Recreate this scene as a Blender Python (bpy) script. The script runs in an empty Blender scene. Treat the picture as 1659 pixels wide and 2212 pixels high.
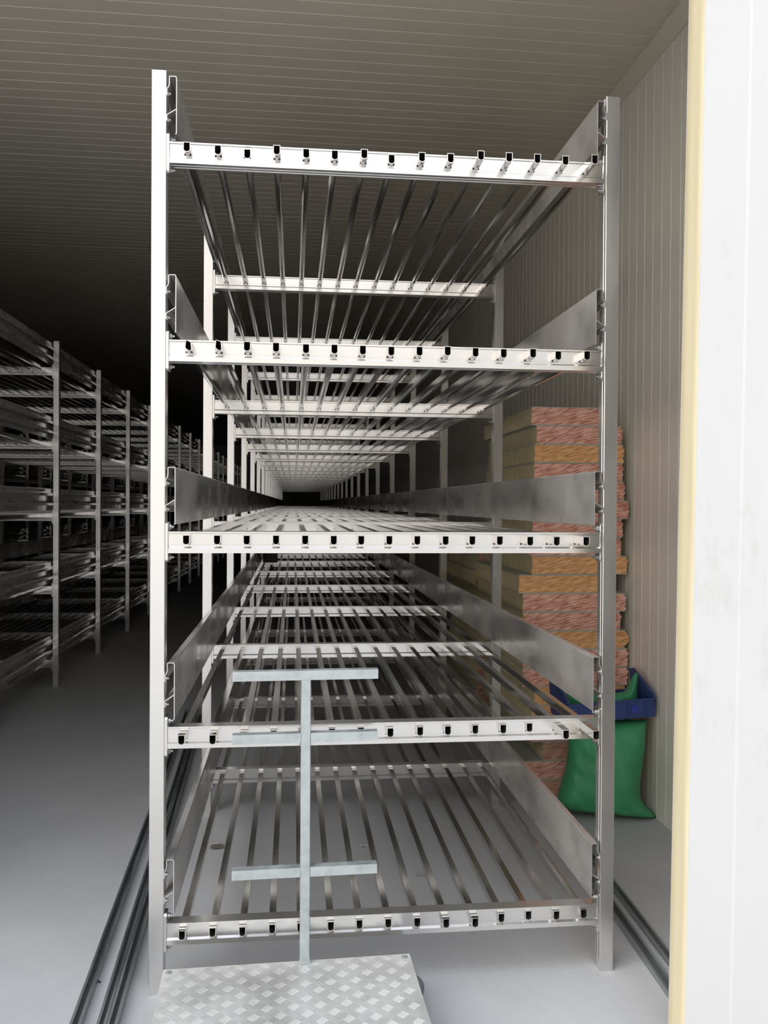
import bpy, bmesh, math, random
from mathutils import Vector, Matrix
from mathutils import noise as mn
random.seed(7)
C = bpy.context.scene.collection
PI = math.pi

# ------------------------------------------------------------------ helpers
def mat(name):
    m = bpy.data.materials.new(name); m.use_nodes = True
    nt = m.node_tree; b = nt.nodes['Principled BSDF']
    return m, nt, b
def N(nt, t, **kw):
    n = nt.nodes.new(t)
    for k, v in kw.items():
        if k in n.inputs.keys(): n.inputs[k].default_value = v
        else: setattr(n, k, v)
    return n
def ramp(nt, src, stops, interp='LINEAR'):
    r = nt.nodes.new('ShaderNodeValToRGB'); r.color_ramp.interpolation = interp
    e = r.color_ramp.elements
    while len(e) < len(stops): e.new(0.5)
    for i, (p, c) in enumerate(stops):
        e[i].position = p
        e[i].color = (c, c, c, 1) if isinstance(c, (int, float)) else (*c, 1)
    nt.links.new(src, r.inputs['Fac']); return r
def coords(nt, scale=(1, 1, 1), rot=(0, 0, 0), loc=(0, 0, 0)):
    t = nt.nodes.new('ShaderNodeTexCoord'); mp = nt.nodes.new('ShaderNodeMapping')
    mp.inputs['Scale'].default_value = scale; mp.inputs['Rotation'].default_value = rot
    mp.inputs['Location'].default_value = loc
    nt.links.new(t.outputs['Object'], mp.inputs['Vector']); return mp.outputs['Vector']
def noise(nt, vec, scale, detail=4, rough=.5):
    n = nt.nodes.new('ShaderNodeTexNoise'); n.inputs['Scale'].default_value = scale
    n.inputs['Detail'].default_value = detail; n.inputs['Roughness'].default_value = rough
    nt.links.new(vec, n.inputs['Vector']); return n.outputs['Fac']
def simple(name, col, rough=.6, metal=0, nscale=6, var=.12, scale=(1, 1, 1), rvar=0):
    m, nt, b = mat(name)
    f = noise(nt, coords(nt, scale), nscale)
    lo = tuple(c * (1 - var) for c in col); hi = tuple(min(1, c * (1 + var)) for c in col)
    r = ramp(nt, f, [(.3, lo), (.7, hi)])
    nt.links.new(r.outputs['Color'], b.inputs['Base Color'])
    b.inputs['Metallic'].default_value = metal
    b.inputs['Roughness'].default_value = rough
    if rvar:
        rr = ramp(nt, f, [(.3, rough - rvar), (.7, rough + rvar)])
        nt.links.new(rr.outputs['Color'], b.inputs['Roughness'])
    return m

def add_box(bm, x0, x1, y0, y1, z0, z1):
    v = [bm.verts.new(p) for p in ((x0,y0,z0),(x1,y0,z0),(x1,y1,z0),(x0,y1,z0),(x0,y0,z1),(x1,y0,z1),(x1,y1,z1),(x0,y1,z1))]
    fs = []
    for f in ((3,2,1,0),(4,5,6,7),(0,1,5,4),(1,2,6,5),(2,3,7,6),(3,0,4,7)): fs.append(bm.faces.new([v[i] for i in f]))
    return fs
def extrude_profile(bm, prof, axis, a, b, closed=True):
    """prof: 2-d points; axis 'x' -> (y,z) pts, 'y' -> (x,z) pts, 'z' -> (x,y) pts"""
    def P(p, t):
        return {'x': (t, p[0], p[1]), 'y': (p[0], t, p[1]), 'z': (p[0], p[1], t)}[axis]
    A = [bm.verts.new(P(p, a)) for p in prof]; B = [bm.verts.new(P(p, b)) for p in prof]
    n = len(prof)
    for i in range(n if closed else n - 1):
        j = (i + 1) % n; bm.faces.new((A[i], A[j], B[j], B[i]))
    if closed:
        bm.faces.new(A[::-1]); bm.faces.new(B)
    return A, B
def thick_line(pts, t):
    """polyline -> closed outline of a sheet of thickness t"""
    L, R_ = [], []
    for i, p in enumerate(pts):
        a = pts[max(i - 1, 0)]; b = pts[min(i + 1, len(pts) - 1)]
        if 0 < i < len(pts) - 1:
            d1 = Vector((p[0]-a[0], p[1]-a[1])).normalized(); d2 = Vector((b[0]-p[0], b[1]-p[1])).normalized()
            n1 = Vector((-d1.y, d1.x)); n2 = Vector((-d2.y, d2.x)); n = (n1 + n2)
            n = n.normalized() if n.length > 1e-6 else n1
            k = min(2.0, 1 / max(.3, n.dot(n1)))
        else:
            d = Vector((b[0]-a[0], b[1]-a[1])).normalized(); n = Vector((-d.y, d.x)); k = 1
        L.append((p[0] + n.x*t/2*k, p[1] + n.y*t/2*k)); R_.append((p[0] - n.x*t/2*k, p[1] - n.y*t/2*k))
    return L + R_[::-1]
def add_cyl(bm, c, r, h, axis='y', n=20, r2=None):
    m = {'z': Matrix(), 'y': Matrix.Rotation(PI/2, 4, 'X'), 'x': Matrix.Rotation(PI/2, 4, 'Y')}[axis]
    bmesh.ops.create_cone(bm, cap_ends=True, segments=n, radius1=r, radius2=r if r2 is None else r2, depth=h, matrix=Matrix.Translation(c) @ m)
def add_torus(bm, c, R0, r0, axis='y', n=28, k=10):
    rings = []
    for i in range(n):
        a = 2*PI*i/n; ring = []
        for j in range(k):
            b = 2*PI*j/k; rr = R0 + r0*math.cos(b); h = r0*math.sin(b)*1.25
            p = {'y': (rr*math.cos(a), h, rr*math.sin(a)), 'x': (h, rr*math.cos(a), rr*math.sin(a)), 'z': (rr*math.cos(a), rr*math.sin(a), h)}[axis]
            ring.append(bm.verts.new(Vector(c) + Vector(p)))
        rings.append(ring)
    for i in range(n):
        for j in range(k):
            bm.faces.new((rings[i][j], rings[i][(j+1) % k], rings[(i+1) % n][(j+1) % k], rings[(i+1) % n][j]))
def mesh(name, bm, mats, smooth=False, bevel=0):
    bmesh.ops.recalc_face_normals(bm, faces=bm.faces)
    if bevel:
        bmesh.ops.bevel(bm, geom=[e for e in bm.edges if len(e.link_faces) == 2 and e.calc_face_angle() > .6], offset=bevel, segments=1, affect='EDGES', profile=.6)
    me = bpy.data.meshes.new(name); bm.to_mesh(me); bm.free()
    for m in (mats if isinstance(mats, (list, tuple)) else [mats]): me.materials.append(m)
    if smooth:
        for p in me.polygons: p.use_smooth = True
    return me
def link(name, me, parent=None, loc=(0, 0, 0)):
    o = bpy.data.objects.new(name, me); C.objects.link(o); o.parent = parent; o.location = loc; return o
def obj(name, bm, mats, parent=None, loc=(0, 0, 0), **kw):
    return link(name, mesh(name, bm, mats, **kw), parent, loc)
def tag(o, label=None, cat=None, group=None, kind=None):
    if label: o['label'] = label
    if cat: o['category'] = cat
    if group: o['group'] = group
    if kind: o['kind'] = kind
    return o
def thing(name, label, cat, loc=(0, 0, 0), rz=0, group=None):
    o = bpy.data.objects.new(name, None); C.objects.link(o); o.location = loc; o.rotation_euler = (0, 0, rz)
    o.empty_display_size = .1
    return tag(o, label, cat, group)
def struct(name, bm, mats, **kw):
    return tag(obj(name, bm, mats, **kw), kind='structure')

# ------------------------------------------------------------------ materials
def metal_mat(name, base, r0, r1, film, scale=(1, 1, 1), nscale=5, filmcol=(.55, .54, .52), stain=.5, det=3):
    """bare aluminium: polished patches (r0), dull patches (r1), and a dusty film over part of it"""
    m, nt, b = mat(name)
    v = coords(nt, scale)
    f = noise(nt, v, nscale, det, .5)
    rr = ramp(nt, f, [(.35, r0), (.68, r1)])
    nt.links.new(rr.outputs['Color'], b.inputs['Roughness'])
    f2 = noise(nt, v, nscale * 1.7, det, .5)
    cr = ramp(nt, f2, [(.34, tuple(c * stain for c in base)), (.58, base), (1, base)])
    nt.links.new(cr.outputs['Color'], b.inputs['Base Color'])
    b.inputs['Metallic'].default_value = 1.0
    if film:
        d = nt.nodes.new('ShaderNodeBsdfDiffuse'); d.inputs['Color'].default_value = (*filmcol, 1)
        mix = nt.nodes.new('ShaderNodeMixShader')
        fm = ramp(nt, f, [(.3, film * .5), (.65, min(1, film * 1.4))])
        nt.links.new(fm.outputs['Color'], mix.inputs['Fac'])
        nt.links.new(b.outputs['BSDF'], mix.inputs[1]); nt.links.new(d.outputs['BSDF'], mix.inputs[2])
        nt.links.new(mix.outputs['Shader'], nt.nodes['Material Output'].inputs['Surface'])
    return m
M_post = metal_mat('aluminium_post', (.70, .69, .675), .20, .30, .14, (1.5, 1.5, .5), 3, stain=.95)
M_beam = metal_mat('aluminium_beam', (.70, .685, .665), .17, .24, .10, (.5, 1, 1), 3, (.55, .54, .52), stain=.97)
M_bar = metal_mat('aluminium_bar', (.64, .62, .60), .09, .17, .03, (3, .4, 3), 4, stain=.85)
M_board = metal_mat('aluminium_board', (.66, .64, .625), .16, .36, .30, (1, 1.3, 1.6), 2.4, (.60, .585, .57), stain=.8, det=2)
M_galv = metal_mat('galvanised_steel', (.46, .495, .50), .38, .55, .35, (1, 1, 1), 28, (.42, .46, .465), stain=.85)
M_galv_dark = metal_mat('galvanised_profile', (.40, .42, .43), .3, .5, .25, (4, .5, 4), 6, (.26, .28, .29), stain=.8)
M_bolt = simple('zinc_bolt', (.38, .38, .38), .4, 1, 30, .1)
M_plate = metal_mat('tread_plate_aluminium', (.62, .62, .61), .38, .46, .5, (1, 1, 1), 5, (.52, .52, .51), stain=.95, det=2)

# painted sheet of the sandwich panels
def sheet_mat(name, col, rough, var=.05, scale=(1, 1, 1)):
    m, nt, b = mat(name)
    f = noise(nt, coords(nt, scale), 1.3, 5, .6)
    r = ramp(nt, f, [(.3, tuple(c*(1-var) for c in col)), (.7, tuple(min(1, c*(1+var)) for c in col))])
    nt.links.new(r.outputs['Color'], b.inputs['Base Color'])
    b.inputs['Roughness'].default_value = rough
    b.inputs['Specular IOR Level'].default_value = .5
    return m
M_ceil = sheet_mat('ceiling_sheet', (.70, .64, .53), .26, .05, (.6, .6, 1))
M_wall = sheet_mat('wall_sheet', (.78, .75, .68), .34, .04)
def white_mat():
    m, nt, b = mat('white_painted_sheet')
    v = coords(nt, (1, 1, .35))
    f = noise(nt, v, 7, 6, .7)
    r = ramp(nt, f, [(.25, (.45, .445, .43)), (.42, (.53, .53, .525)), (1, (.55, .55, .545))])
    nt.links.new(r.outputs['Color'], b.inputs['Base Color']); b.inputs['Roughness'].default_value = .35
    return m
M_white = white_mat()
M_foam = simple('cream_foam_edge', (.58, .515, .35), .9, 0, 9, .03, (1, 1, .2))
def floor_mat(name, c0, c1):
    m, nt, b = mat(name)
    v = coords(nt)
    f = noise(nt, v, 1.1, 8, .62); f2 = noise(nt, v, 45, 3, .5)
    mx = nt.nodes.new('ShaderNodeMath'); mx.operation = 'MULTIPLY_ADD'
    mx.inputs[1].default_value = .18; nt.links.new(f2, mx.inputs[0]); nt.links.new(f, mx.inputs[2])
    r = ramp(nt, mx.outputs[0], [(.42, c0), (.72, c1)])
    nt.links.new(r.outputs['Color'], b.inputs['Base Color'])
    b.inputs['Roughness'].default_value = .6
    bp = nt.nodes.new('ShaderNodeBump'); bp.inputs['Strength'].default_value = .15; bp.inputs['Distance'].default_value = .004
    nt.links.new(f2, bp.inputs['Height']); nt.links.new(bp.outputs['Normal'], b.inputs['Normal'])
    return m
M_floor = floor_mat('concrete_floor', (.385, .388, .40), (.455, .46, .472))
M_ground = floor_mat('outdoor_concrete', (.38, .375, .365), (.45, .44, .43))

# ------------------------------------------------------------------ setting
FZ = 0.0; CEIL = 3.765; XR = 2.146; XL = -6.75; YB = 31.0; YF = -.4
bm = bmesh.new(); add_box(bm, XL - .1, XR + .1, -.5, YB + .1, -.12, 0)
struct('floor', bm, M_floor)
bm = bmesh.new(); add_box(bm, -22, 22, -30, -.5, -.12, 0)
struct('ground', bm, M_ground)

def ribs(a0, a1, phase_joint, pitch=.1):
    """profile (coordinate, depth) of micro-ribbed sheet between a0 and a1, a joint every ten ribs"""
    pts = [(a0, 0)]
    k = math.ceil((a0 - phase_joint) / pitch)
    while True:
        a = phase_joint + k * pitch
        if a > a1 - .02: break
        if a > a0 + .02:
            w, d = (.008, .006) if k % 10 == 0 else (.005, .0022)
            pts += [(a - w/2, 0), (a - w/4, d), (a + w/4, d), (a + w/2, 0)]
        k += 1
    pts.append((a1, 0)); return pts
# ceiling: ribs run across the room
pr = ribs(YF - .1, YB, .075)
bm = bmesh.new()
extrude_profile(bm, [(y, CEIL + d) for y, d in pr] + [(YB, CEIL + .12), (YF - .1, CEIL + .12)], 'x', XL - .1, XR + .1)
struct('ceiling', bm, M_ceil)
pr = ribs(YF, YB, .485)
bm = bmesh.new()
extrude_profile(bm, [(XR + d, y) for y, d in pr] + [(XR + .1, YB), (XR + .1, YF)], 'z', 0, CEIL + .004)
struct('wall_right', bm, M_wall)
bm = bmesh.new()
extrude_profile(bm, [(XL - d, y) for y, d in pr] + [(XL - .1, YB), (XL - .1, YF)], 'z', 0, CEIL + .004)
struct('wall_left', bm, M_wall)
pr = ribs(XL - .1, XR + .1, .3)
bm = bmesh.new()
extrude_profile(bm, [(x, YB + d) for x, d in pr] + [(XR + .1, YB + .1), (XL - .1, YB + .1)], 'z', 0, CEIL + .004)
struct('wall_back', bm, M_wall)
# cornice angle in the corner of ceiling and right wall: two lapped lengths
bm = bmesh.new()
for (a, b, e) in ((YF, 1.16, .004), (1.12, YB, 0)):
    extrude_profile(bm, [(XR - .001, CEIL - .068 - e), (XR - .006 - e, CEIL - .068 - e), (XR - .045 - e, CEIL - .012 - e), (XR - .052 - e, CEIL - .001), (XR - .001, CEIL - .001)], 'y', a, b)
struct('trim_1', bm, M_ceil)

# front wall of sandwich panels with a big opening; the cut edge of the right panel shows its foam
OPX0, OPZ = -2.7, 3.60
def front_wall():
    bm = bmesh.new()
    def pier(x0b, x0t, x1b, x1t, z0, z1, y0, y1):
        v = [bm.verts.new(p) for p in ((x0b,y0,z0),(x1b,y0,z0),(x1b,y1,z0),(x0b,y1,z0),(x0t,y0,z1),(x1t,y0,z1),(x1t,y1,z1),(x0t,y1,z1))]
        for f in ((3,2,1,0),(4,5,6,7),(0,1,5,4),(1,2,6,5),(2,3,7,6),(3,0,4,7)): bm.faces.new([v[i] for i in f])
    xb, xt = 1.4335, 1.4665
    # right part: outer skin built as folded sheet with two shallow steps, inner skin
    zt = CEIL
    def lean(x, z): return x + (xt - xb) * (z / 2.85)
    lines = [0, .124, .132, .30, .308, .52, .528, XR + .1 - xb]
    deps = [0, 0, .0010, .0010, 0, 0, .0009, .0009]
    lo = [bm.verts.new((xb + l, -.5 - d, 0)) for l, d in zip(lines, deps)]
    hi = [bm.verts.new((lean(xb, zt) + l, -.5 - d, zt)) for l, d in zip(lines, deps)]
    lob = [bm.verts.new((xb + l, -.4985, 0)) for l in lines]; hib = [bm.verts.new((lean(xb, zt) + l, -.4985, zt)) for l in lines]
    for i in range(len(lines) - 1):
        bm.faces.new((lo[i], lo[i+1], hi[i+1], hi[i])); bm.faces.new((lob[i+1], lob[i], hib[i], hib[i+1]))
    bm.faces.new((lo[0], hi[0], hib[0], lob[0]))
    pier(xb, lean(xb, zt), XR + .1, XR + .1, 0, zt, -.4015, -.4)
    # left part and the part over the opening
    pier(XL - .1, XL - .1, OPX0, OPX0, 0, zt, -.5, -.4)
    pier(OPX0, OPX0, lean(xb, zt), lean(xb, zt), OPZ, zt, -.5, -.4)
    w = struct('wall_front', bm, M_white)
    # foam core of the right part, cut a little ragged
    bm = bmesh.new()
    n = 90; rng = random.Random(3); rows = []
    for i in range(n + 1):
        z = zt * i / n; x = lean(xb, z)
        j = [.0022 * mn.noise(Vector((z * 4.0 + q * .6, q * 1.3, 2.0))) + rng.uniform(-.0003, .0003) for q in range(4)]
        row = [(x + .001, -.4982), (x - .0022 + j[0], -.494), (x - .001 + j[1], -.47), (x + j[2] * .8, -.435), (x - .0014 + j[3], -.406), (x + .001, -.4018)]
        rows.append([bm.verts.new((a, b, z)) for a, b in row] + [bm.verts.new((x + .5, -.4018, z)), bm.verts.new((x + .5, -.4982, z))])
    for i in range(n):
        for k in range(8):
            a, b = rows[i], rows[i+1]; l = (k + 1) % 8
            bm.faces.new((a[k], a[l], b[l], b[k]))
    bm.faces.new(rows[0]); bm.faces.new(rows[-1][::-1])
    obj('foam_core', bm, M_foam, w, smooth=True)['label'] = 'cream foam core showing along the cut edge'
front_wall()

# ------------------------------------------------------------------ racks
BAY = 1.5228; NF = 20
ZL = [2.621, 2.017, 1.429, .828, .221]     # tops of the cross beams, level 1 (top) to 5
PX0, PX1 = -.049, -.004; QX0, QX1 = 1.385, 1.430; PD = .050; PTOP = 2.836
BARS = [
 [(.06,-.026),(.152,-.015),(.24,.004),(.331,-.036),(.421,-.021),(.509,-.02),(.599,-.039),(.687,-.01),(.779,-.037),(.869,-.04),(.958,-.071),(1.048,-.068),(1.138,-.068),(1.229,-.065),(1.317,-.084)],
 [(.066,-.045),(.157,-.06),(.245,-.055),(.332,-.05),(.423,-.04),(.51,-.045),(.598,-.04),(.687,-.035),(.774,-.045),(.86,-.06),(.95,-.05),(1.041,-.045),(1.131,-.06),(1.221,-.032),(1.311,-.045)],
 [(.062,-.02),(.155,-.02),(.245,-.025),(.334,-.012),(.424,-.01),(.512,-.025),(.597,-.03),(.685,-.03),(.773,-.03),(.861,-.04),(.947,-.035),(1.034,-.04),(1.122,-.075),(1.207,-.075),(1.299,-.085)],
 [(.055,-.06),(.148,-.064),(.239,-.056),(.33,-.026),(.415,-.028),(.51,-.018),(.601,-.012),(.692,-.03),(.787,-.022),(.876,-.02),(.965,-.016),(1.055,-.018),(1.144,-.006),(1.234,-.1),(1.325,-.115)],
 [(.055,-.028),(.146,-.019),(.237,-.022),(.328,-.014),(.415,-.013),(.51,-.014),(.6,-.011),(.691,-.012),(.783,-.015),(.873,-.03),(.965,-.035),(1.055,-.012),(1.146,-.004),(1.236,-.012),(1.327,-.01)]]
def post_mesh():
    bm = bmesh.new(); h = .0225; g = .0015
    # square tube with small rounded corners and a shallow seam on the inner flank
    pr = [(-h+g, 0), (h-g, 0), (h, g), (h, PD*.30), (h-.0015, PD*.33), (h-.0015, PD*.38), (h, PD*.41), (h, PD-g), (h-g, PD), (-h+g, PD), (-h, PD-g),
          (-h, PD*.41), (-h+.0015, PD*.38), (-h+.0015, PD*.33), (-h, PD*.30), (-h, g)]
    inner = [(-h+.003, .003), (h-.003, .003), (h-.003, PD-.003), (-h+.003, PD-.003)]
    A, B = extrude_profile(bm, pr, 'z', 0, PTOP)
    bm.faces.remove([f for f in bm.faces if all(v in f.verts for v in B)][0])
    Ci = [bm.verts.new((x, y, PTOP)) for x, y in inner]; Di = [bm.verts.new((x, y, PTOP - .25)) for x, y in inner]
    for i in range(4): bm.faces.new((Ci[i], Ci[(i+1) % 4], Di[(i+1) % 4], Di[i]))
    bm.faces.new(Di)
    q = [(0, [15, 0]), (1, [1, 2])]
    # rim between outer profile and the opening
    seq = [[0, 1], [1, 2, 3, 4, 5, 6, 7, 8], [8, 9], [9, 10, 11, 12, 13, 14, 15, 0]]
    for i, s in enumerate(seq): bm.faces.new([B[k] for k in s] + [Ci[(i+1) % 4], Ci[i]])
    return mesh('upright', bm, M_post)
def beam_mesh(bars):
    """channel beam: top flange, pierced web, stepped foot; the shelf bars pass through the holes"""
    bm = bmesh.new(); a, b = .006, 1.375
    extrude_profile(bm, [(.045, 0), (0, 0), (0, -.0045), (.0035, -.0062), (.0075, -.0062), (.0075, -.0036), (.045, -.0034)], 'x', a, b)
    xs = sorted(x for x, y in bars); hw = .0109; cur = a
    for x in xs + [None]:
        e = b if x is None else x - hw
        add_box(bm, cur, e, .004, .0072, -.0400, -.0061)
        if x is not None:
            cur = x + hw
            add_box(bm, x - hw, x + hw, .004, .0072, -.0095, -.0061)
    foot = [(.004, -.0398), (.004, -.046), (-.003, -.051), (-.003, -.066), (.012, -.066), (.014, -.064), (.018, -.064), (.020, -.066), (.030, -.066), (.032, -.064), (.036, -.064), (.038, -.066), (.045, -.066),
            (.045, -.063), (.0, -.063), (.0, -.052), (.0072, -.047), (.0072, -.0398)]
    extrude_profile(bm, foot, 'x', a, b)
    return mesh('cross_beam', bm, M_beam)
def bracket_mesh():
    bm = bmesh.new()
    extrude_profile(bm, [(.000, .024), (.006, .030), (.040, .030), (.046, .024), (.046, -.088), (.040, -.094), (.006, -.094), (.000, -.088)], 'x', 0, .0095)
    return mesh('end_bracket', bm, M_beam, bevel=.0012)
def bolt_mesh(l=.010):
    bm = bmesh.new()
    add_cyl(bm, (l*.3, 0, 0), .0085, l*.6, 'x', 6); add_cyl(bm, (l*.75, 0, 0), .0042, l*1.1, 'x', 10)
    return mesh('bolt', bm, M_bolt, bevel=.0006)
def bar_mesh(L, crushed=False):
    bm = bmesh.new(); w, h, c, t = .0108, .030, .006, .0019
    o = [(-w, 0), (w, 0), (w, -h + c), (w - c, -h), (-w + c, -h), (-w, -h + c)]
    i_ = [(-w+t, -t), (w-t, -t), (w-t, -h+c+t*.4), (w-c-t*.2, -h+t), (-w+c+t*.2, -h+t), (-w+t, -h+c+t*.4)]
    rings = []
    for prof in (o, i_):
        ys = [0, .03, L]
        R_ = []
        for k, y in enumerate(ys):
            q = prof
            if crushed and k == 0:  # the bent-in end of the tube
                q = [(x * (.75 if z > -.02 else 1) + (.003 if x > 0 else .0035), z + (.002 if x < 0 else -.003)) for x, z in prof]
            R_.append([bm.verts.new((x, y, z)) for x, z in q])
        rings.append(R_)
    for R_ in rings:
        for a, b in zip(R_[:-1], R_[1:]):
            for k in range(6): bm.faces.new((a[k], a[(k+1) % 6], b[(k+1) % 6], b[k]))
    for e in (0, -1):
        a, b = rings[0][e], rings[1][e]
        for k in range(6): bm.faces.new((a[k], a[(k+1) % 6], b[(k+1) % 6], b[k]))
    me = mesh('shelf_bar', bm, M_bar)
    return me
def board_mesh(L, side):
    """profiled side board; origin on the post's inner face at the height of the beam top"""
    bm = bmesh.new(); s = side
    main = [(.0275, .0225), (.0300, .024), (.0300, .194), (.0275, .1975), (.0105, .1975), (.0085, .195), (.0085, .176), (.0070, .168), (.0035, .162), (.0012, .160), (.0012, .140)]
    rib = [(.0290, .098), (.0012, .080), (.0012, .062)]
    extrude_profile(bm, [(s*x, z) for x, z in thick_line(main, .0024)], 'y', 0, L)
    extrude_profile(bm, [(s*x, z) for x, z in thick_line(rib, .0022)], 'y', 0, L)
    return mesh('side_board', bm, M_board)
ME_beams = [beam_mesh(b) for b in BARS]
ME_post, ME_brk, ME_bolt, ME_bolt2 = post_mesh(), bracket_mesh(), bolt_mesh(.011), bolt_mesh(.008)
BL = (NF - 1) * BAY + .12
ME_bar, ME_bar_c = bar_mesh(BL), bar_mesh(BL, True)
SEG = 4 * BAY
ME_bdL, ME_bdR = board_mesh(SEG - .003, 1), board_mesh(SEG - .003, -1)
ME_bdLl, ME_bdRl = board_mesh(3 * BAY + .05, 1), board_mesh(3 * BAY + .05, -1)

def make_rack(xoff, label, br_frames, board_bolts, jitter):
    rng = random.Random(int(abs(xoff) * 10) + 5)
    t = thing('shelving_rack', label, 'rack', (xoff, 0, 0), 0, 'long aluminium racks')
    for n in range(NF):
        y = n * BAY
        link('upright', ME_post, t, ((PX0 + PX1) / 2, y, 0)); link('upright', ME_post, t, ((QX0 + QX1) / 2, y, 0))
        for lv, z in enumerate(ZL):
            b = link('cross_beam', ME_beams[lv], t, (0, y, z))
            if n in br_frames:
                link('end_bracket', ME_brk, b, (-.0038, 0, 0)); r = link('end_bracket', ME_brk, b, (1.3753, 0, 0))
                if n <= min(br_frames) + 2:
                    for zz in (.014, -.080):
                        link('bolt', ME_bolt, b, (.006, .024, zz))
                        q = link('bolt', ME_bolt, b, (1.375, .024, zz)); q.rotation_euler = (0, 0, PI)
    for lv, z in enumerate(ZL):
        for k, (x, y) in enumerate(BARS[lv]):
            if jitter: y += rng.uniform(-.02, .02)
            me = ME_bar_c if (lv == 1 and k < 2 and not jitter) else ME_bar
            o = link('shelf_bar', me, t, (x, y, z - .0095))
        for s, X, m1, m2 in ((1, PX1, ME_bdL, ME_bdLl), (-1, QX0, ME_bdR, ME_bdRl)):
            for sg in range(5):
                o = link('side_board', m1 if sg < 4 else m2, t, (X, sg * SEG + (.002 if sg else -.002), z))
                for n in board_bolts:
                    if sg * 4 <= n < sg * 4 + 4:
                        for zz in (.148, .068):
                            q = link('bolt', ME_bolt2, o, (.002 * s, .012 + n * BAY - sg * SEG, zz))
                            if s < 0: q.rotation_euler = (0, 0, PI)
    return t
make_rack(0, 'tall empty five-level aluminium rack in the middle, its front posts in full view', range(0, 6), range(0, 3), False)
make_rack(-2.958, 'dim aluminium rack across the left aisle, cut off by the photo edge', range(3, 8), range(3, 7), True)
make_rack(-5.916, 'dark aluminium rack farthest left, seen only through the shelves of the next rack', (), (), True)

# a brown sheet lying deep in the middle rack
bm = bmesh.new()
add_box(bm, -.085, .085, -.004, .004, 0, .27)
o = obj('cardboard_sheet', bm, simple('brown_cardboard', (.16, .10, .075), .8), None, (.125, 7.30, .8305), bevel=.001)
tag(o, 'small dark brown sheet standing deep inside the middle rack on its fourth level', 'cardboard')

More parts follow.
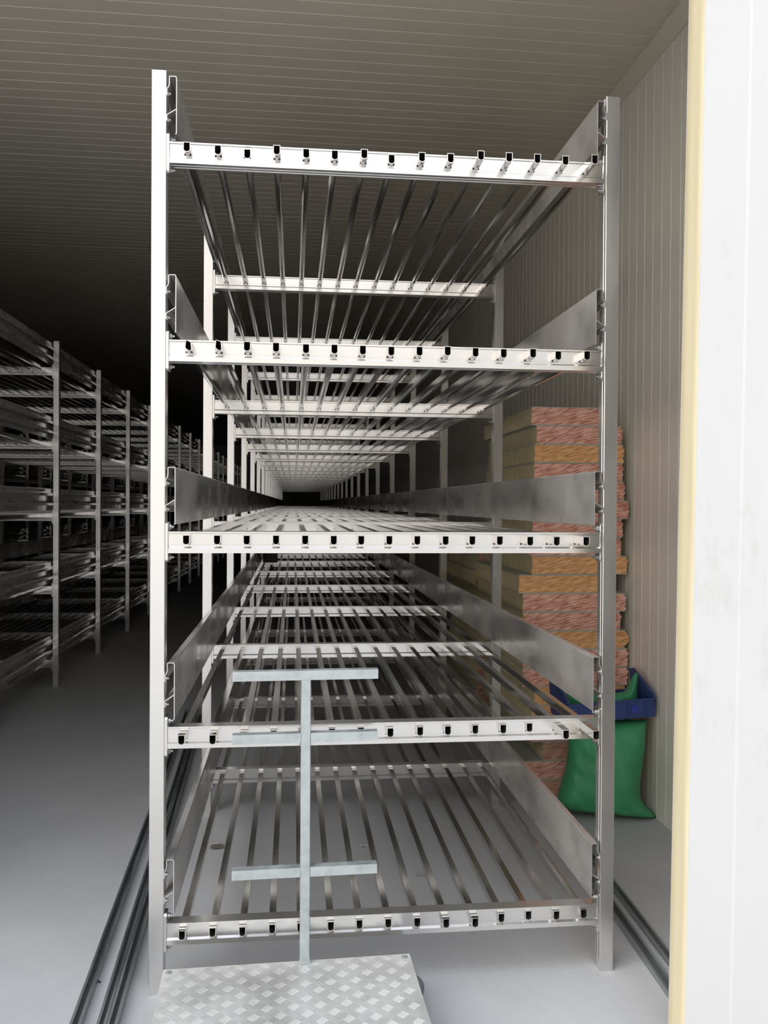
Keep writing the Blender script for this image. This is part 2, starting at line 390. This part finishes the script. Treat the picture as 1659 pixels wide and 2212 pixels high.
# ------------------------------------------------------------------ trolley with tread plate and upright handle
def trolley():
    rz = math.radians(1.6)
    t = thing('platform_trolley', 'low chequered metal trolley with a three-crossbar upright, in front of the middle rack', 'trolley', (.380, -.095, 0), rz)
    H = .136; hw = .369; L = .88
    bm = bmesh.new()
    add_box(bm, -hw, hw, -L, 0, H - .004, H)
    # folded-down rim
    add_box(bm, -hw, -hw + .003, -L, 0, H - .036, H - .003); add_box(bm, hw - .003, hw, -L, 0, H - .036, H - .003)
    add_box(bm, -hw, hw, -.003, 0, H - .036, H - .003); add_box(bm, -hw, hw, -L, -L + .003, H - .036, H - .003)
    p = .0365
    ni = int(2 * hw / p); nj = int(L / p)
    for i in range(ni + 1):
        for j in range(nj + 1):
            cx = -hw + .012 + i * p; cy = -.014 - j * p
            a = PI / 4 if (i + j) % 2 else -PI / 4
            d = Vector((math.cos(a), math.sin(a), 0)); n = Vector((-d.y, d.x, 0))
            for k in range(-2, 3):
                c = Vector((cx, cy, H)) + n * (k * .0058)
                l = .0155; w = .0016; hh = .0010
                e1, e2 = c - d * l, c + d * l
                pts = [e1, e2, c - d*l*.5 + n*w, c + d*l*.5 + n*w, c - d*l*.5 - n*w, c + d*l*.5 - n*w]
                if any(abs(q.x) > hw or q.y > 0 or q.y < -L for q in (e1, e2)): continue
                V = [bm.verts.new((q.x, q.y, H - .0002)) for q in pts]
                T = [bm.verts.new((c - d*l*.55) + Vector((0, 0, hh))), bm.verts.new((c + d*l*.55) + Vector((0, 0, hh)))]
                for f in ((V[0], V[4], T[0]), (V[4], V[5], T[1], T[0]), (V[5], V[1], T[1]), (V[1], V[3], T[1]), (V[3], V[2], T[0], T[1]), (V[2], V[0], T[0])):
                    bm.faces.new(f)
    deck = obj('deck', bm, M_plate, t); deck['label'] = 'raised-pattern aluminium deck plate'
    for sx, sy in ((-1, 0), (1, 0), (-1, 1), (1, 1)):
        b = bmesh.new(); add_cyl(b, (0, 0, 0), .0095, .0012, 'z', 20); add_cyl(b, (0, 0, .0012), .005, .0014, 'z', 6)
        obj('screw', b, M_galv_dark, deck, (sx * (hw - .018), -.016 if sy == 0 else -L + .018, H + .0008))
    # frame under the deck
    bm = bmesh.new()
    for x in (-hw + .02, hw - .05): add_box(bm, x, x + .03, -L + .01, -.01, H - .034, H - .0042)
    for y in (-L + .02, -L / 2, -.05): add_box(bm, -hw + .0505, hw - .0505, y, y + .03, H - .034, H - .0042)
    obj('underframe', bm, M_galv, t, bevel=.001)
    # upright and crossbars, square tube
    px = .047; py = -.008
    bm = bmesh.new(); add_box(bm, px - .0145, px + .0145, py - .0145, py + .0145, H, .990)
    u = obj('handle_post', bm, M_galv, t, bevel=.002)
    bm = bmesh.new()
    for s in (-1, 1):
        v = [bm.verts.new((px + s*.0145, py - .012, H)), bm.verts.new((px + s*.019, py - .012, H)), bm.verts.new((px + s*.0145, py - .012, H + .02)),
             bm.verts.new((px + s*.0145, py - .008, H)), bm.verts.new((px + s*.019, py - .008, H)), bm.verts.new((px + s*.0145, py - .008, H + .02))]
        for f in ((0,1,2),(5,4,3),(0,3,4,1),(1,4,5,2),(2,5,3,0)): bm.faces.new([v[i] for i in f])
    obj('gusset', bm, M_galv, u)
    for zc, full in ((1.004, True), (.8165, False), (.4135, False)):
        bm = bmesh.new()
        def tube(xa, xb):
            h = .0142; g = .0024
            for (a, b, c, d_) in ((-h, h, h - g, h), (-h, h, -h, -h + g)): add_box(bm, xa, xb, a, b, c, d_)
            for (a, b) in ((-h, -h + g), (h - g, h)): add_box(bm, xa, xb, a, b, -h + g, h - g)
            for e in (xa, xb): pass
            add_box(bm, xa + .001, xa + .003, -h + g, h - g, -h + g, h - g); add_box(bm, xb - .003, xb - .001, -h + g, h - g, -h + g, h - g)
        if full: tube(-.217, .217)
        else: tube(-.217, -.0147); tube(.0147, .217)
        obj('crossbar', bm, M_galv, t, (px, py, zc))
    # casters
    M_tyre = simple('grey_rubber', (.13, .14, .16), .6); M_hub = simple('grey_plastic_hub', (.42, .45, .50), .5)
    for cx, cy, a in ((hw - .002, -.030, 0), (-hw + .06, -.06, PI/2), (hw - .06, -L + .08, PI/2), (-hw + .06, -L + .08, PI/2)):
        e = bpy.data.objects.new('caster', None); C.objects.link(e)
        b = bmesh.new(); r = .044
        add_torus(b, (0, 0, r), r - .010, .0098, 'y'); 
        w = mesh('caster', b, M_tyre, smooth=True); bpy.data.objects.remove(e)
        cst = link('caster', w, t, (cx, cy, 0)); cst.rotation_euler = (0, 0, a)
        b = bmesh.new(); add_torus(b, (0, 0, r), r - .019, .0035, 'y', 28, 8); add_cyl(b, (0, 0, r), r - .018, .012, 'y', 24); add_cyl(b, (0, 0, r), .009, .026, 'y', 14)
        obj('hub', b, M_hub, cst)
        b = bmesh.new()
        for s in (-1, 1): extrude_profile(b, [(-.008, r - .008), (.008, r - .008), (.014, .096), (-.014, .096)], 'y', s * .0165 - .001, s * .0165 + .001)
        add_box(b, -.022, .022, -.022, .022, .096, .101)
        obj('fork', b, M_galv, cst)
trolley()

# ------------------------------------------------------------------ profiles lying on the floor
def floor_profile(x0, y0, x1, y1, w, h, label, name='steel_profile'):
    L = math.hypot(x1 - x0, y1 - y0); a = math.atan2(-(x1 - x0), y1 - y0)
    bm = bmesh.new()
    # channel lying on its back: two lips and a web
    t = .0025
    extrude_profile(bm, [(-w/2, 0), (w/2, 0), (w/2, h), (w/2 - .008, h), (w/2 - .008, h - t), (w/2 - t, h - t), (w/2 - t, t), (-w/2 + t, t), (-w/2 + t, h - t), (-w/2 + .008, h - t), (-w/2 + .008, h), (-w/2, h)], 'y', 0, L)
    o = obj(name, bm, M_galv_dark, None, (x0, y0, .001)); o.rotation_euler = (0, 0, a)
    tag(o, label, 'metal profile', 'profiles lying on the floor')
floor_profile(-.213, -.55, -.365, 3.6, .032, .024, 'long dark profile on the aisle floor, farthest of three from the middle rack')
floor_profile(-.139, -.55, -.288, 3.4, .028, .022, 'long dark profile on the aisle floor, the middle one of three')
floor_profile(-.107, -.55, -.256, 3.5, .030, .030, 'long dark profile on the aisle floor, nearest of three to the middle rack')
floor_profile(1.556, -.32, 1.604, .95, .040, .020, 'short grey profile on the floor right of the middle rack, nearer the rack')
floor_profile(1.628, -.32, 1.672, .93, .034, .014, 'short grey profile on the floor right of the middle rack, nearer the wall')

# ------------------------------------------------------------------ stack of insulation panels
def core_mats(kind):
    m, nt, b = mat('panel_cut_face_' + kind)
    # streaks of the sawn face run at a slant
    v = coords(nt, (1, 1, 1), (0, math.radians(17), 0))
    m2 = nt.nodes.new('ShaderNodeMapping'); m2.inputs['Scale'].default_value = (3.6, 1, 36); m2.inputs['Location'].default_value = (random.uniform(0, 9), 0, random.uniform(0, 9))
    nt.links.new(v, m2.inputs['Vector']); v = m2.outputs['Vector']
    f = noise(nt, v, 4.2, 3, .55)
    c = {'pink': ((.52, .21, .15), (.84, .52, .41)), 'orange': ((.60, .27, .10), (.80, .50, .25)), 'brown': ((.44, .21, .14), (.62, .38, .27))}[kind]
    r = ramp(nt, f, [(.44, c[0]), (.56, c[1])])
    v2 = coords(nt, (1, 1, 1)); f2 = noise(nt, v2, 2.5, 3)
    nt.links.new(r.outputs['Color'], b.inputs['Base Color']); b.inputs['Roughness'].default_value = .85
    return m
CM = {k: core_mats(k) for k in ('pink', 'orange', 'brown')}
M_pu = simple('yellow_foam_side', (.64, .56, .34), .9, 0, 14, .08)
M_skin = simple('grey_panel_sheet', (.42, .43, .39), .45, 0, 10, .08)
ORD = ['topmost', 'second from the top', 'third from the top', 'fourth from the top', 'fifth from the top', 'sixth from the top', 'seventh from the top', 'eighth from the top', 'ninth from the top', 'tenth from the top',
       'eleventh from the top', 'tenth from the bottom', 'ninth from the bottom', 'eighth from the bottom', 'seventh from the bottom', 'sixth from the bottom', 'fifth from the bottom', 'fourth from the bottom', 'third from the bottom', 'second from the bottom', 'lowest']
def panel(x0, x1, y0, L, z, t, kind, label, group, nose=False, rng=None):
    root = thing('insulation_panel', label, 'panel', (x0, y0, z), 0, group)
    w = x1 - x0; s = .004
    j = lambda a=.003: rng.uniform(-a, a)
    h0, h1 = s, t - s
    # tongue-and-groove right edge, slightly uneven left edge
    right = [(w - .010, h0), (w - .004 + j(), h0 + .008), (w - .010 + j(), h0 + .022), (w - .002 + j(), t*.42), (w - .008 + j(), t*.55), (w + j(.002), t*.72), (w - .012 + j(), h1 - .006), (w - .010, h1)]
    if nose: right = [(w - .030, h0), (w - .022, h0 + .012), (w - .004, t*.35), (w, t*.5), (w - .004, t*.68), (w - .018, t*.85), (w - .026, h1)]
    left = [(.003, h1), (.002 + abs(j(.002)), t*.7), (.004 + abs(j(.002)), t*.45), (.001, t*.25), (.003, h0)]
    bm = bmesh.new()
    A, B = extrude_profile(bm, right + left, 'y', 0, L)
    bmesh.ops.recalc_face_normals(bm, faces=bm.faces)
    for f in bm.faces: f.material_index = 0 if abs(f.normal.y) > .8 else 1
    obj('core', bm, [CM[kind], M_pu], root)
    for z0, z1 in ((0.0003, s), (t - s, t - .0003)):
        bm = bmesh.new(); add_box(bm, 0, w - (.022 if nose else .008), -.002, L + .002, z0, z1)
        obj('metal_sheet', bm, M_skin, root)
YS = 1.62; T = .0964; NP = 21
LX = [1.603,1.63,1.62,1.62,1.623,1.615,1.611,1.601,1.613,1.542,1.564,1.566,1.562,1.566,1.566,1.63,1.615,1.615,1.679,1.581,1.566]
RX = [2.011,2.093,2.104,2.101,2.111,2.132,2.101,2.096,2.130,2.036,2.121,2.093,2.137,2.134,2.136,2.125,2.12,2.115,2.12,2.13,2.12]
KD = ['pink','pink','orange','pink','pink','pink','pink','pink','orange','orange','pink','pink','orange','pink','pink','orange','orange','pink','brown','pink','brown']
rng = random.Random(11)
for k in range(NP):
    z = (NP - 1 - k) * T + .0003
    panel(LX[k], RX[k], YS + rng.uniform(-.006, .006), 1.08 + rng.uniform(-.04, .04), z, T, KD[k],
          '%s sandwich panel, %s in the tall stack by the right wall' % ({'pink': 'pink-streaked', 'orange': 'orange-streaked', 'brown': 'brownish'}[KD[k]], ORD[k]),
          'insulation panels in the tall stack', nose=(k == 12), rng=rng)
NP2 = 14
for k in range(NP2):
    z = (NP2 - 1 - k) * T * 1.02 + .0003
    o2 = ORD[k] if k < 7 else ORD[len(ORD) - NP2 + k]
    panel(1.60 + rng.uniform(-.02, .035), 2.10 + rng.uniform(-.02, .02), 2.86 + rng.uniform(-.03, .03), 1.1, z, T * 1.02, ('brown', 'orange', 'pink')[k % 3],
          'dim sandwich panel, %s in the lower stack behind the tall stack' % o2, 'insulation panels in the lower stack behind', rng=rng)

# ------------------------------------------------------------------ green sack with blue crate
def weave(name, col):
    m, nt, b = mat(name)
    v = coords(nt, (1, 1, 1)); f = noise(nt, v, 5, 5, .6)
    r = ramp(nt, f, [(.3, tuple(c * .78 for c in col)), (.7, col)])
    nt.links.new(r.outputs['Color'], b.inputs['Base Color']); b.inputs['Roughness'].default_value = .5
    w = nt.nodes.new('ShaderNodeTexChecker'); w.inputs['Scale'].default_value = 420; nt.links.new(v, w.inputs['Vector'])
    bp = nt.nodes.new('ShaderNodeBump'); bp.inputs['Strength'].default_value = .25; bp.inputs['Distance'].default_value = .001
    nt.links.new(w.outputs['Fac'], bp.inputs['Height']); nt.links.new(bp.outputs['Normal'], b.inputs['Normal'])
    return m
M_sack = weave('green_woven_plastic', (.055, .34, .15))
def pillow(outline, depth, n=44, m=40):
    """outline(u,v) -> (x,z) of a filled sack, u,v in -1..1; depth: greatest half thickness"""
    bm = bmesh.new(); G = []
    for side in (-1, 1):
        g = []
        for i in range(n + 1):
            row = []
            for k in range(m + 1):
                u = -1 + 2 * i / n; v = -1 + 2 * k / m
                x, z = outline(u, v)
                th = ((1 - u**4) ** .5) * ((1 - v**4) ** .55)
                d = depth(u, v) * th * (1 if side < 0 else .9)
                wr = mn.noise(Vector((x * 9, z * 7, side * 3.1))) * .020 * th + mn.noise(Vector((x * 22 + z * 12, z * 11, side))) * .010 * th
                cr = .012 * th * math.exp(-((v + .75) / .12) ** 2) * math.sin(u * 7 + 1)
                row.append((x, side * (d + wr + cr), z))
            g.append(row)
        G.append(g)
    verts = {}
    def V(s, i, k):
        e = i in (0, n) or k in (0, m)
        key = (0 if e else s, i, k)
        if key not in verts:
            p = G[s][i][k]; verts[key] = bm.verts.new((p[0], 0 if e else p[1], p[2]))
        return verts[key]
    for s in (0, 1):
        for i in range(n):
            for k in range(m):
                q = (V(s, i, k), V(s, i+1, k), V(s, i+1, k+1), V(s, i, k+1))
                try: bm.faces.new(q if s == 0 else q[::-1])
                except ValueError: pass
    return bm
def out1(u, v):
    # v=-1 floor, v=1 top ; corners drawn out to points at the bottom
    zt = .478 + .01 * u
    wl = -.195 - .03 * math.exp(-((v + .75) / .5) ** 2) + .035 * (v + 1) / 2
    wr = .190 + .012 * v + .075 * math.exp(-((v + 1) / .22) ** 2) - .012 * math.exp(-((v + .3) / .4) ** 2)
    x = wl + (wr - wl) * (u + 1) / 2
    zb = .018 - .016 * u * (1 if u > 0 else .2) + .010
    return x, zb + (zt - zb) * (v + 1) / 2
bm = pillow(out1, lambda u, v: .125 - .03 * v)
sack = obj('woven_sack', bm, M_sack, None, (1.905, 1.355, .0), smooth=True); sack.rotation_euler = (0, 0, math.radians(-15))
tag(sack, 'full green woven sack standing on the floor under the blue crate', 'sack')
zmin = min((v.co.z for v in sack.data.vertices)); sack.location.z = -zmin + .001

def crate():
    W, D, Hf, Hs = .432, .27, .090, .185
    t = thing('plastic_crate', 'blue plastic crate tipped on top of the green sack by the right wall', 'crate', (1.690, 1.235, .482))
    t.rotation_euler = (math.radians(-3), math.radians(-3.2), math.radians(1.5))
    Mb = simple('blue_plastic', (.025, .055, .19), .5, 0, 9, .15); Mb2 = simple('bright_blue_label', (.02, .05, .33), .5)
    bm = bmesh.new()
    add_box(bm, 0, W, 0, .006, .003, Hf); add_box(bm, -.004, W + .004, -.007, .010, Hf - .010, Hf)     # low front wall with rim
    for x in (.05, .13, .21, .29, .38): add_box(bm, x, x + .006, -.005, 0, .004, Hf - .010)
    add_box(bm, 0, W, D - .006, D, .003, Hf); add_box(bm, -.004, W + .004, D - .010, D + .006, Hf - .010, Hf)
    for x in (0, W - .006):                                                                           # tall sloping end walls
        extrude_profile(bm, [(.004, .003), (D - .004, .003), (D - .004, Hs + .005), (D * .80, Hs + .012), (.006, Hf + .012)], 'x', x, x + .006)
        extrude_profile(bm, [(.002, Hf + .004), (D * .80, Hs + .004), (D, Hs - .004), (D, Hs + .008), (D * .80, Hs + .018), (.002, Hf + .018)], 'x', x - .004, x + .010)
    obj('crate_body', bm, Mb, t, bevel=.001)
    bm = bmesh.new(); add_box(bm, .002, W - .002, .002, D - .002, 0, .004)
    for i in range(9): add_box(bm, .02 + i * .045, .026 + i * .045, .006, D - .006, .004, .008)
    obj('base', bm, Mb, t)
    bm = bmesh.new(); add_box(bm, .310, .345, -.0065, -.0052, .028, .062)
    obj('badge', bm, Mb2, t)['label'] = 'plain brighter blue rectangle on the front wall'
crate()
def out2(u, v):
    return .19 * u, .01 + .075 * (v + 1) / 2 + .10 * math.exp(-((u - .95) / .16) ** 2) * (v + 1) / 2
bm = pillow(out2, lambda u, v: .05, 40, 16)
o = obj('woven_sack', bm, M_sack, None, (1.905, 1.40, .505), smooth=True)
tag(o, 'folded green woven sack lying inside the blue crate, a corner sticking up', 'sack')

# ------------------------------------------------------------------ scraps on the floor
def scrap(x, y, r, col, label, seed, cat='scrap'):
    rg = random.Random(seed); bm = bmesh.new(); n = 7
    c = bm.verts.new((0, 0, .006)); vs = []
    for i in range(n):
        a = 2 * PI * i / n; q = r * rg.uniform(.55, 1.15)
        vs.append(bm.verts.new((q * math.cos(a), q * math.sin(a) * .7, rg.uniform(.001, .014))))
    for i in range(n): bm.faces.new((c, vs[i], vs[(i+1) % n]))
    r_ = bmesh.ops.solidify(bm, geom=bm.faces[:], thickness=.0008)
    o = obj('paper_scrap', bm, simple('scrap', col, .8), None, (x, y, .001))
    o.location.z = .001 - min(v.co.z for v in o.data.vertices)
    tag(o, label, cat)
scrap(.704, 1.082, .028, (.62, .62, .60), 'crumpled whitish paper scrap on the floor under the middle rack', 1)
scrap(.908, .761, .018, (.55, .55, .54), 'tiny pale paper scrap on the floor under the middle rack, nearest the front', 2)
scrap(.058, 1.131, .045, (.30, .27, .24), 'brownish cardboard scrap on the floor under the left of the middle rack', 3)
scrap(-.214, .09, .008, (.12, .11, .10), 'tiny dark crumb on the floor beside the left aisle profiles', 4)

# ------------------------------------------------------------------ light: overcast daylight
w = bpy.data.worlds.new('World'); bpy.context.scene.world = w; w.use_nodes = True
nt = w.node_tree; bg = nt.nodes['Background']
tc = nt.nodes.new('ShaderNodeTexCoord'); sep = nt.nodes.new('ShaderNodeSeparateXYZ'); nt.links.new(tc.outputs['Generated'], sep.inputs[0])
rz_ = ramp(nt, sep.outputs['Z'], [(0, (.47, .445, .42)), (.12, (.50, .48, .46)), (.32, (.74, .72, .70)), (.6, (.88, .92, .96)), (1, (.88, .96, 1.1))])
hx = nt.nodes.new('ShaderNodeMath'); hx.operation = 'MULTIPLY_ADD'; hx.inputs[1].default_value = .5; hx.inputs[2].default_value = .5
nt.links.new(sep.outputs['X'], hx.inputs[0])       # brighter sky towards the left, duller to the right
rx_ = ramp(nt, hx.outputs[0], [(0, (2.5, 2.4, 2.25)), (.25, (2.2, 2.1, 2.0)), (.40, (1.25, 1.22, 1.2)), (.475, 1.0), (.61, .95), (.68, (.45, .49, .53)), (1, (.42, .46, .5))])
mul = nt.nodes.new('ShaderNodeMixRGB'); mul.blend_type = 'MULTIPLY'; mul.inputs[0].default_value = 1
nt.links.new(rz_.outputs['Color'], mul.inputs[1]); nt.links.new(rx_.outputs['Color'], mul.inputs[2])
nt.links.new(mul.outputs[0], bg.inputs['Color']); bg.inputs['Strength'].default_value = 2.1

# ------------------------------------------------------------------ camera
cam = bpy.data.cameras.new('camera'); co = bpy.data.objects.new('camera', cam); C.objects.link(co)
cam.sensor_fit = 'HORIZONTAL'; cam.sensor_width = 36; cam.lens = 1838.27 * 36 / 1659; cam.clip_start = .05; cam.clip_end = 200
r = Vector((.99432934, -.106173, .00603865)); u = Vector((-.00501981, .00986061, .99993878)); f = Vector((.10622604, .99429878, -.00927172))
M = Matrix((( r.x, u.x, -f.x, .386138), (r.y, u.y, -f.y, -2.664146), (r.z, u.z, -f.z, 1.517337), (0, 0, 0, 1)))
co.matrix_world = M
S = bpy.context.scene; S.camera = co
S.view_settings.view_transform = 'Standard'; S.view_settings.look = 'None'; S.view_settings.gamma = 1; S.view_settings.use_curve_mapping = False
S.view_settings.exposure = 0.30
S.cycles.max_bounces = 14; S.cycles.diffuse_bounces = 6; S.cycles.glossy_bounces = 10
